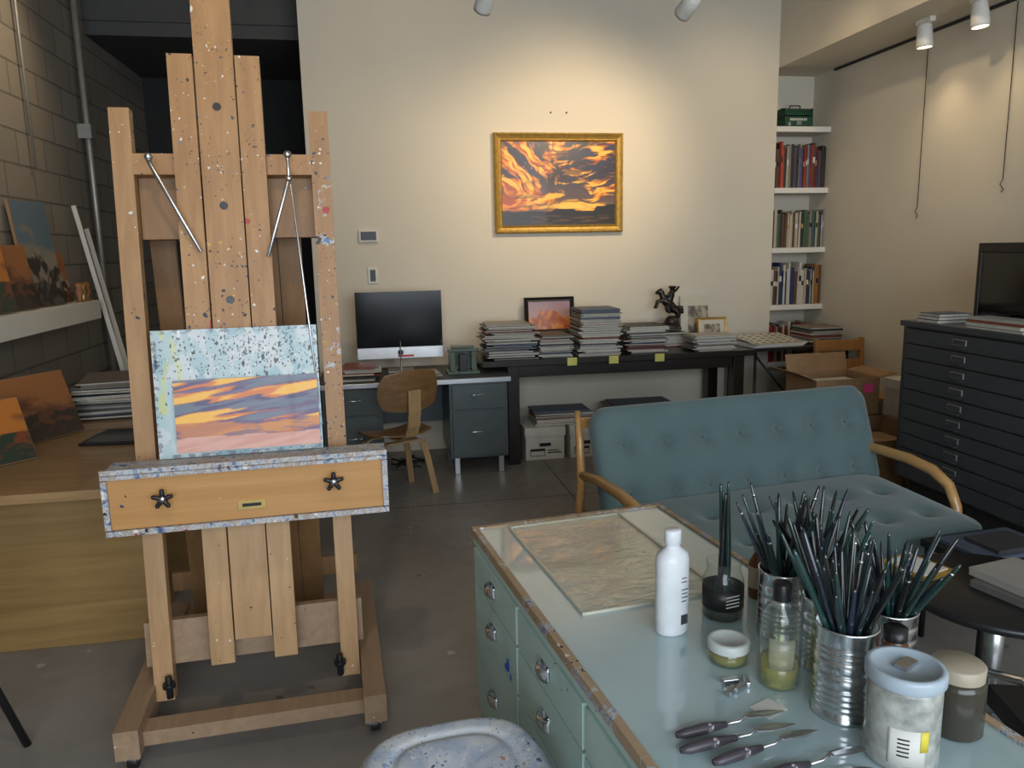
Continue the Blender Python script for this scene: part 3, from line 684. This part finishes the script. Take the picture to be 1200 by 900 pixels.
for x,z in ((-.707,.90),(-.171,.91)):
    c=V((x+X0,2.535-2.67,z+DZ)); w.tube([c,c+V((0,.03,0))],.012,m_chrome,12)
    for k in range(5):
        a=k*2*math.pi/5+.3; w.tube([c,c+V((math.cos(a)*.027,-.004,math.sin(a)*.027))],[.010,.007],m_black,8); w.ball(c+V((math.cos(a)*.027,-.004,math.sin(a)*.027)),.008,m_black,8)
    w.ball(c,.014,m_steel,10)
tb(-.485,-.395,2.560,2.565,.832,.862,m_brass); tb(-.47,-.41,2.559,2.560,.842,.853,m_black)
w.tube([(-.70+X0,.12,1.96),(-.69+X0,.10,1.94),(-.56+X0,.10,1.66)],[.01,.008,.006],m_steel,8); w.ball((-.70+X0,.12,1.97),.014,m_steel)
w.tube([(-.26+X0,.12,1.98),(-.26+X0,.11,1.9)],.006,m_steel,8); w.ball((-.26+X0,.12,1.98),.014,m_steel); w.ball((-.26+X0,.11,1.9),.012,m_steel)
w.tube([(-.26+X0,.11,1.9),(-.345+X0,.10,1.64)],.006,m_steel,8); w.tube([(-.255+X0,.11,1.88),(-.20+X0,.05,1.05)],.004,m_steel,8)
w.done(.003)
random.seed(21)
blots=[]
for _ in range(900):
    bu=random.random() if random.random()<.5 else random.gauss(.62,.25); bv=random.gauss(.80,.12) if random.random()<.75 else random.random()
    blots.append((bu,bv,random.uniform(.0018,.0055)*(1 if random.random()<.93 else 2.4),random.uniform(.4,2.6),random.choice(((.02,.03,.05),(.03,.05,.12),(.06,.04,.03),(.015,.015,.015),(.65,.66,.65),(.12,.08,.06)))))
grid={}
for q in blots:
    for gx in range(int((q[0]-.04)*20),int((q[0]+.04)*20)+1):
        for gy in range(int((q[1]-.04)*20),int((q[1]+.04)*20)+1): grid.setdefault((gx,gy),[]).append(q)
def board(u,v):
    c=lerp((.27,.41,.45),(.38,.49,.51),sm(-.3,.3,fr(u*3,v*3)))
    c=lerp(c,(.52,.56,.57),.9*sm(-.05,.2,fr(u*9,v*4,11)))
    if u<.22 and v>.35: c=lerp(c,(.55,.55,.1),.6*sm(.15,.4,fr(u*12,v*2.5,4)+.1)*sm(.22,.12,u))
    e=min(u,1-u,v,1-v)
    if e<.03: c=lerp(c,(.12,.12,.16),.7*sm(.0,.3,fr(u*24,v*24,6)))
    for bu,bv,r_,el,cc in grid.get((int(u*20),int(v*20)),()):
        if ((u-bu))**2+((v-bv)/el)**2<r_*r_*(1+1.2*noise.noise(V((u*90,v*90,1)))): c=cc
    return c
def skyp(u,v):
    q=v-.28*u; s1=fr(u*1.3+1,q*6,2,3); s2=fr(u*2+4,q*12,5,3)
    c=lerp((.06,.045,.12),(.15,.10,.19),sm(-.3,.3,s2))
    c=lerp(c,(.60,.15,.02),sm(.0,.10,s1)); c=lerp(c,(.80,.42,.04),sm(.08,.24,s1+.3*s2)); c=lerp(c,(.12,.16,.20),sm(.08,.25,-s1+.2*s2)*.75)
    if v<.2+.01*s2: c=lerp((.55,.25,.19),(.6,.32,.25),sm(-.3,.3,s2))
    elif v<.4+.06*fr(u*2,7): c=lerp(c,lerp((.50,.16,.04),(.13,.06,.15),sm(-.12,.12,fr(u*2.5,v*8,8))),.85)
    return c
w=M('painting_board',(-.475,2.708,.969),(-.1,0,rad(3))); w.box(-.268,.272,0,.008,0,.435,m_card)
w.paint(.54,.435,360,290,board,m_pt,T(.002,-.002,0)); w.done()
w=M('sunset_canvas_in_progress',(-.445,2.695,.980),(-.1,0,rad(3))); w.box(-.235,.235,-.004,.008,0.01,.255,m_paper); w.paint(.47,.245,150,80,skyp,m_pt,T(0,-.006,.01)); w.done()
# ------------------------------------------------------------------ taboret
m_mint,nt,b=newmat('mint_paint'); vec=objco(nt); n1=noisen(nt,vec,5,5,.6); n3=noisen(nt,vec,18,6,.7)
col=ramp(nt,n1.outputs['Fac'],[(.3,(.37,.51,.46)),(.7,(.46,.60,.55))]); col=mixc(nt,mth(nt,'MULTIPLY',mth(nt,'GREATER_THAN',n3.outputs['Fac'],.68),.5),col,(.28,.36,.33))
col=splat(nt,vec,col,[(40,.22,.08),(90,.3,.12)]); nt.links.new(col,b.inputs['Base Color']); b.inputs['Roughness'].default_value=.5
m_gt,nt,b=newmat('glass_over_mint'); vec=objco(nt); n1=noisen(nt,vec,3,5,.6); n2=noisen(nt,objco(nt,(2,9,2),(0,0,.7)),4,6,.7)
col=ramp(nt,n1.outputs['Fac'],[(.3,(.30,.43,.45)),(.7,(.39,.52,.53))]); col=mixc(nt,mth(nt,'MULTIPLY',n2.outputs['Fac'],.45),col,(.48,.57,.58)); col=splat(nt,vec,col,[(60,.25,.1)])
nt.links.new(col,b.inputs['Base Color']); b.inputs['Roughness'].default_value=.35; b.inputs['Coat Weight'].default_value=1; b.inputs['Coat IOR'].default_value=1.8
nt.links.new(ramp(nt,n2.outputs['Fac'],[(.3,(.01,)*3),(.75,(.07,)*3)]),b.inputs['Coat Roughness'])
m_rim=wood('stained_rim',(.33,.22,.12),(.46,.34,.22),'y',.55,[(70,.5,.4)],smr=.46)
TA=math.atan2(.122,.9925)
w=M('mint_drawer_cabinet',(.29,2.51,0),(0,0,TA)); L=1.62; Wd=.72
w.box(.015,Wd-.015,-L+.02,-.015,0,.655,m_mint); w.box(0.004,Wd-.004,-L,-.004,.655,.70,m_mint)
w.box(.02,Wd-.02,-L+.02,-.02,.70,.7015,m_gt)
for bx in ((0,.02,-L,0),(Wd-.02,Wd,-L,0)): w.box(*bx,.68,.708,m_rim)
w.box(.02,Wd-.02,-.02,0,.68,.708,m_rim); w.box(.02,Wd-.02,-L,-L+.02,.68,.708,m_rim)
for (a,b_) in ((.03,.505),(.525,1.0),(1.02,1.58)):
    for (z0,z1) in ((.53,.645),(.375,.52),(.06,.365)):
        w.box(.0,.016,-b_,-a,z0,z1,m_mint)
        yc=-(a+b_)/2; zc=(z0+z1)/2+.005
        w.box(-.003,.001,yc-.03,yc+.03,zc-.015,zc+.02,m_chrome)
        w.shell(lambda u,v:(-.003-.024*math.cos(u*1.5)*max(0,math.cos(v*.75)),yc+.032*math.sin(u*1.5),zc+.018*math.sin(v*1.3+.2)),14,8,.002,m_chrome)
m_blue=mat('blue_paint_blob',(.02,.09,.5),.4)
w.ball((-.002,-.42,.42),.014,m_blue,10,(.15,1,1.6)); w.ball((-.002,-.40,.405),.01,m_blue,10,(.15,1.4,1)); w.ball((-.002,-.445,.395),.007,m_blue,8,(.15,1,1.8))
w.done(.003)
m_plex=thinglass('clear_wrinkled_wrap',(.95,.97,.95),.05,.07,(.62,.64,.58),.22,.18)
m_pe=mat('pane_edge',(.5,.48,.38),.3)
w=M('plastic_wrapped_palette',(.66,2.17,.7018),(0,0,.12)); 
i_=w.mi(m_plex); gv=[[w.v((-.2+.4*a/70,-.33+.66*c_/100,.005+.0013*fr(a/70*4+c_/100*3,c_/100*8,2,3))) for c_ in range(101)] for a in range(71)]
for a in range(70):
    for c_ in range(100): w.face([gv[a][c_],gv[a+1][c_],gv[a+1][c_+1],gv[a][c_+1]],i_,True)
for q in ((-.207,-.2,-.335,.335),(.2,.207,-.335,.335),(-.2,.2,-.337,-.33),(-.2,.2,.33,.337)): w.box(*q,0,.008,m_pe)
w.done()
ZT=.7022
m_bw=mat('white_plastic',(.70,.72,.73),.35); m_glass=thinglass('clear_glass',(.93,.96,.94),.02,.03,(.6,.65,.6))
m_liq=thinglass('yellow_medium',(.75,.72,.35),.1,.35,(.6,.55,.2)); m_lab=mat('black_label',(.015,.015,.015),.4); m_amb=mat('amber_glass',(.12,.04,.015),.1)
m_blid=mat('pale_blue_lid',(.36,.43,.48),.3); m_tan=mat('tan_lid',(.35,.3,.22),.4); m_dirty=mat('dirty_solvent',(.045,.04,.03),.2); m_lidw=mat('frosted_lid',(.5,.53,.5),.4)
m_yl=mat('yellow_print',(.6,.5,.05),.5); m_cloudy=mat('cloudy_plastic',(.33,.34,.31),.25,var=.4,vs=30)
w=M('white_plastic_bottle',(.69,1.69,ZT),(0,0,.3))
w.lathe([(0,0),(.038,0),(.042,.005),(.042,.19),(.038,.205),(.02,.22),(.018,.228),(.021,.23),(.021,.262),(.019,.265),(0,.265)],(0,0,0),m_bw,32,1.05,.85)
for k,(z,l) in enumerate(((.14,.03),(.15,.03),(.12,.04),(.11,.035),(.1,.04),(.09,.03))): w.box(-.0,l*.5,-.0372,-.0362,z,z+.0015,m_lab)
for k in range(7): w.box(.0+k*.003,.0015+k*.003,-.0372,-.036,.03,.055,m_lab)
w.done()
brushm=[mat('brush_handle_%d'%k,c,.22,coat=.6) for k,c in enumerate([(.008,.010,.012),(.01,.02,.024),(.012,.045,.04),(.015,.02,.035),(.015,.035,.03),(.01,.01,.01)])]
def brush(w,p0,p1,r=.0042):
    r*=1.2
    p0=V(p0);p1=V(p1);d=p1-p0;m=random.choice(brushm)
    q=[0,.15,.35,.5,.8,.97,1.0]; rr=[.7,.9,1.25,1.3,.9,.6,.3]
    w.tube([p0+d*k for k in q],[r*x for x in rr],m,8)
    if random.random()<.12: w.tube([p0+d*.9,p0+d*.92],[r*.8,r*.78],m_steel,8)
w=M('brush_jar',(.85,1.74,ZT)); w.lathe([(0,0),(.048,0),(.052,.006),(.052,.1),(.045,.12),(.042,.125),(.044,.15)],(0,0,0),m_glass,32)
w.lathe([(.0,.004),(.050,.004),(.050,.05),(0,.05)],(0,0,0),m_dirty,24); w.lathe([(.0525,.03),(.0528,.03),(.0528,.085),(.0525,.085)],(0,0,0),m_lab,32)
for k in range(4): w.box(-.03,.01,-.0535,-.0528,.045+k*.009,.0475+k*.009,m_paper,RZ(.2))
brush(w,(.01,.01,.012),(-.005,.02,.35),.006); brush(w,(-.01,0,.012),(.0,-.0,.33),.006); brush(w,(.0,-.01,.012),(.012,.015,.31)); brush(w,(.01,-.01,.012),(.006,.0,.36),.005); w.done()
w=M('amber_bottle',(.99,1.82,ZT)); w.lathe([(0,0),(.024,0),(.026,.004),(.026,.1),(.012,.125),(.012,.13)],(0,0,0),m_amb,24); w.lathe([(.015,.13),(.016,.16),(0,.162)],(0,0,0),m_tan,20); w.lathe([(.0265,.03),(.0265,.09)],(0,0,0),m_tan,24); w.done()
w=M('glass_medium_bottle',(.83,1.42,ZT)); w.lathe([(0,0),(.038,0),(.042,.006),(.042,.15),(.037,.17),(.018,.19),(.017,.202)],(0,0,0),m_glass,36)
w.lathe([(0,.004),(.0395,.004),(.0395,.062),(0,.062)],(0,0,0),m_liq,28); w.lathe([(.0195,.195),(.0195,.23),(.018,.233),(0,.233)],(0,0,0),m_black,20)
w.shell(lambda u,v:(.0424*math.sin(u*.7-.4),-.0424*math.cos(u*.7-.4),.085+v*.035),12,2,.0004,thinglass('faint_label',(.9,.9,.8),.3,.25,(.6,.6,.45)))
w.done()
w=M('small_cosmetic_jar',(.765,1.53,ZT)); w.lathe([(0,0),(.042,0),(.046,.006),(.046,.03),(.043,.034)],(0,0,0),m_glass,28); w.lathe([(0,.004),(.041,.004),(.041,.022),(0,.022)],(0,0,0),m_liq,24)
w.lathe([(.047,.032),(.048,.05),(.044,.054),(.036,.054),(.034,.051),(0,.051)],(0,0,0),m_lidw,28); w.done()
def can(x,y,h,r,brs,hb=(.3,.36),name='can_of_paintbrushes',seed=0,sp=1.):
    random.seed(seed+11); w=M(name,(x,y,ZT)); pr=[(0,0.002),(r,.0),(r+.002,.003),(r,.007)]
    z=.02
    while z<h-.03: pr+=[(r,z),(r-.0022,z+.004),(r,z+.008)]; z+=.0125 if (z<h*.35 or z>h*.6) else .03
    pr+=[(r,h-.01),(r+.002,h-.004),(r+.002,h),(r-.001,h),(r-.003,h-.004),(r-.003,.01),(0,.01)]
    w.lathe(pr,(0,0,0),m_tin,40)
    for k in range(brs):
        a=random.uniform(0,6.28); q=random.uniform(.1,1.)**.6*sp; b0=V((math.cos(a+3)*q*r*.75,math.sin(a+3)*q*r*.75,.012))
        rim=V((math.cos(a)*q*r*.9,math.sin(a)*q*r*.9,h)); d=(rim-b0).normalized()
        brush(w,b0,b0+d*random.uniform(*hb),random.choice((.0035,.0045,.0055,.006)))
    w.done()
can(.945,1.62,.17,.055,20,(.28,.40),seed=1)
can(1.065,1.67,.15,.054,20,(.26,.36),seed=2)
can(.97,1.47,.17,.056,20,(.3,.38),seed=3,sp=.9)
can(.905,1.30,.195,.060,26,(.3,.385),seed=4,sp=.9)
can(1.093,1.42,.15,.056,30,(.27,.35),seed=5)
w=M('solvent_jar_blue_lid',(.925,1.15,ZT)); w.lathe([(0,0),(.058,0),(.064,.008),(.064,.15),(.058,.168),(0,.168)],(0,0,0),m_cloudy,36)
w.lathe([(.066,.158),(.069,.162),(.069,.18),(.066,.185),(.057,.185),(.055,.18),(0,.18)],(0,0,0),m_blid,36); 
w.shell(lambda u,v:(.0646*math.sin(u*.5-.5),-.0646*math.cos(u*.5-.5),.055+v*.035),12,2,.0006,m_paper); w.shell(lambda u,v:(.0652*math.sin(u*.12-.05),-.0652*math.cos(u*.12-.05),.07+v*.02),6,2,.0006,m_yl)
for k in range(5): w.shell(lambda u,v:(.0652*math.sin(u*.15-.6),-.0652*math.cos(u*.15-.6),.04+k*.008+v*.0015),4,1,.0006,m_lab)
w.box(-.02,.025,-.01,.012,.181,.187,m_steel,RZ(.5)); w.done()
w=M('dark_solvent_jar',(1.08,1.20,ZT)); w.lathe([(0,0),(.046,0),(.051,.006),(.051,.1),(.045,.118),(0,.118)],(0,0,0),m_dirty,32); w.lathe([(.047,.115),(.048,.14),(.045,.143),(0,.143)],(0,0,0),m_tan,32); w.done()
w=M('black_cap_bottle',(1.035,1.325,ZT)); w.lathe([(0,0),(.025,0),(.026,.004),(.026,.12),(.02,.13)],(0,0,0),m_amb,24); w.lathe([(.024,.13),(.024,.155),(0,.157)],(0,0,0),m_black,20); w.done()
m_pk=wood('knife_handle',(.03,.025,.035),(.10,.08,.09),'x',.4,[(80,.5,.5)],smr=.4)
def knife(x,y,rot,l=.11):
    w=M('palette_knife',(x,y,ZT+.0115),(0,0,rot)); w.tube([(0,0,0),(.02,0,0),(.06,0,.001),(l,0,0)],[.006,.010,.011,.006],m_pk,10)
    w.tube([(l,0,0),(l+.03,0,.0),(l+.045,0,.008)],[.004,.003,.003],m_steel,8)
    w.shell(lambda u,v:(l+.045+.045*(u+1),v*.011*max(.05,(1-((u+.2)/1.2)**2 if u>-.2 else 1-.3*(-.2-u))),.008-.008*(u+1)/2),12,4,.001,m_steel); w.done()
knife(.535,1.275,.12);knife(.525,1.23,.12,.12); knife(.57,1.185,.2);knife(.63,1.13,.15);knife(.60,1.09,.1)
w=M('white_paper_scrap',(.76,1.335,ZT),(0,0,.4)); w.box(-.03,.03,-.025,.025,0,.001,m_paper); w.done()
w=M('metal_erasers',(.735,1.41,ZT),(0,0,.3)); 
for k,(x,y,r_) in enumerate(((0,0,.2),(.03,.012,.9),(-.025,.0,.4),(.0,.03,-.3))): w.box(-.018,.018,-.007,.007,0,.012,m_steel,T(x,y,0)@RZ(r_))
w.done(.002)
# ------------------------------------------------------------------ paint splattered stool
m_st,nt,b=newmat('stool_splattered_plastic'); vec=objco(nt)
base=ramp(nt,noisen(nt,vec,9,5,.7,1.).outputs['Fac'],[(.3,(.30,.38,.5)),(.5,(.5,.54,.6)),(.62,(.62,.62,.62)),(.75,(.5,.45,.42))])
col=splat(nt,vec,base,[(50,.5,.9),(110,.5,.9),(180,.45,.9)],[(0,(.28,.36,.52)),(.2,(.66,.68,.7)),(.4,(.5,.22,.15)),(.46,(.1,.16,.3)),(.56,(.66,.66,.65)),(.72,(.2,.26,.4)),(.84,(.04,.05,.1)),(.93,(.45,.35,.1))])
nt.links.new(col,b.inputs['Base Color']); b.inputs['Roughness'].default_value=.5
w=M('splattered_stool',(.13,1.53,0),(0,0,.1))
def se(u,v,R=.215):
    r=max(abs(u),abs(v)); a=math.atan2(v,u); k=R*r/((abs(math.cos(a))**3.2+abs(math.sin(a))**3.2)**(1/3.2)); return k*math.cos(a),k*math.sin(a),r
def seat(u,v):
    x,y,r=se(u,v); z=.50-.008*sm(.55,.0,r)-.01*math.exp(-((r-.66)/.04)**2)-.03*sm(.88,1.,r); return (x,y,z)
w.shell(seat,56,56,.012,m_st)
ii=w.mi(m_st)
def ring(R,z): 
    out=[]
    for j in range(48):
        a=2*math.pi*j/48; k=R/((abs(math.cos(a))**3.2+abs(math.sin(a))**3.2)**(1/3.2)); out.append(w.v((k*math.cos(a),k*math.sin(a),z)))
    return out
Rr=[ring(.212,.475),ring(.218,.44),ring(.214,.438)]
for a_,b_ in zip(Rr[:-1],Rr[1:]):
    for j in range(48): w.face([a_[j],a_[(j+1)%48],b_[(j+1)%48],b_[j]],ii,True)
for sx_ in (-1,1):
    for sy_ in (-1,1): w.tube([(sx_*.14,sy_*.14,.47),(sx_*.18,sy_*.18,0)],[.022,.016],m_st,12)
w.beam((-.17,-.17,.2),(.17,-.17,.2),.02,.02,m_st);w.beam((-.17,.17,.2),(.17,.17,.2),.02,.02,m_st)
w.done()
# ------------------------------------------------------------------ right side table etc.
w=M('tubular_side_table',(1.99,2.07,0)); w.lathe([(0,.48),(.30,.48),(.31,.49),(.31,.505),(.3,.51),(0,.51)],(0,0,0),m_black,48); w.tube([(0,0,.02),(0,0,.48)],.03,m_steel,20)
for k in range(4):
    a=k*math.pi/2+.5; w.tube([(0,0,.06),(math.cos(a)*.12,math.sin(a)*.12,.045),(math.cos(a)*.25,math.sin(a)*.25,.015)],[.025,.02,.014],m_steel,12)
w.done()
stack('stack_of_books',2.06,2.0,.511,.26,.30,.05,.015,.03,.2,.008,[mags[5],mags[2],mags[1]])
w=M('small_framed_print',(1.83,2.26,.512),(0,0,.3)); w.box(-.075,.075,-.09,.09,0,.015,m_gold); w.box(-.06,.06,-.075,.075,.015,.017,m_paper); w.done()
w=M('low_photo_stand',(2.42,2.55,.0),(0,0,.1)); w.box(-.22,.22,-.16,.16,0.40,.43,m_black); w.box(-.18,.18,-.12,.12,.43,.445,mags[7]); w.box(-.1,.12,-.1,.06,.445,.46,mags[3])
for x in (-.2,.2):
    for y in (-.14,.14): w.tube([(x,y,0),(x,y,.42)],.012,m_black,8)
w.done()
w=M('chrome_chair',(1.75,1.45,0),(0,0,-.3)); 
w.tube([(-.2,.25,0),(-.22,.25,.3),(-.2,.22,.46),(-.15,.1,.5),(-.15,-.2,.5),(-.2,-.25,.46),(-.22,-.27,0)],.012,m_chrome,12)
w.tube([(.25,.25,0),(.27,.25,.3),(.25,.22,.46),(.2,.1,.5),(.2,-.2,.5),(.25,-.25,.46),(.27,-.27,0)],.012,m_chrome,12); w.box(-.18,.22,-.22,.22,.36,.42,m_black); w.tube([(-.2,0,.39),(.25,0,.39)],.012,m_chrome,10); w.done()
w=M('black_tripod_stand',(-1.46,2.55,0))
w.tube([(0,0,.85),(.21,.1,.0)],[.013,.013],m_black,10); w.tube([(0.02,0,.85),(.06,-.02,.0)],.012,m_black,10); w.tube([(0,0,.85),(-.2,.15,0)],.012,m_black,10); w.tube([(0,0,.55),(0,0,1.0)],.014,m_black,10); w.tube([(.1,.05,.4),(.03,-.01,.4)],.006,m_black,8);w.done()
# ------------------------------------------------------------------ lights
def area(name,pos,target,sx_,sy_,power,col):
    l=bpy.data.lights.new(name,'AREA'); l.shape='RECTANGLE'; l.size=sx_; l.size_y=sy_; l.energy=power; l.color=col
    o=bpy.data.objects.new(name,l); bpy.context.scene.collection.objects.link(o); o.location=pos
    o.rotation_euler=(V(target)-V(pos)).to_track_quat('-Z','Y').to_euler()
area('window_daylight',(.95,-2.75,2.0),(.95,2.4,1.0),5.,2.5,300,(.82,.91,1.))
wd=bpy.data.worlds.new('World'); bpy.context.scene.world=wd; wd.use_nodes=True
wd.node_tree.nodes['Background'].inputs[0].default_value=(.6,.75,1,1); wd.node_tree.nodes['Background'].inputs[1].default_value=.6
# ------------------------------------------------------------------ camera
p=rad(10);y=rad(10);r=rad(1.15)
F=V((math.cos(p)*math.sin(y),math.cos(p)*math.cos(y),-math.sin(p)))
R0=V((math.cos(y),-math.sin(y),0));U0=R0.cross(F)
R=R0*math.cos(r)-U0*math.sin(r);U=U0*math.cos(r)+R0*math.sin(r)
cd=bpy.data.cameras.new('Camera'); cd.lens=27; cd.sensor_width=36; cd.clip_start=.05
co=bpy.data.objects.new('Camera',cd); bpy.context.scene.collection.objects.link(co)
mt=Matrix((R,U,-F)).transposed().to_4x4(); mt.translation=V((0,0,1.65)); co.matrix_world=mt
bpy.context.scene.camera=co
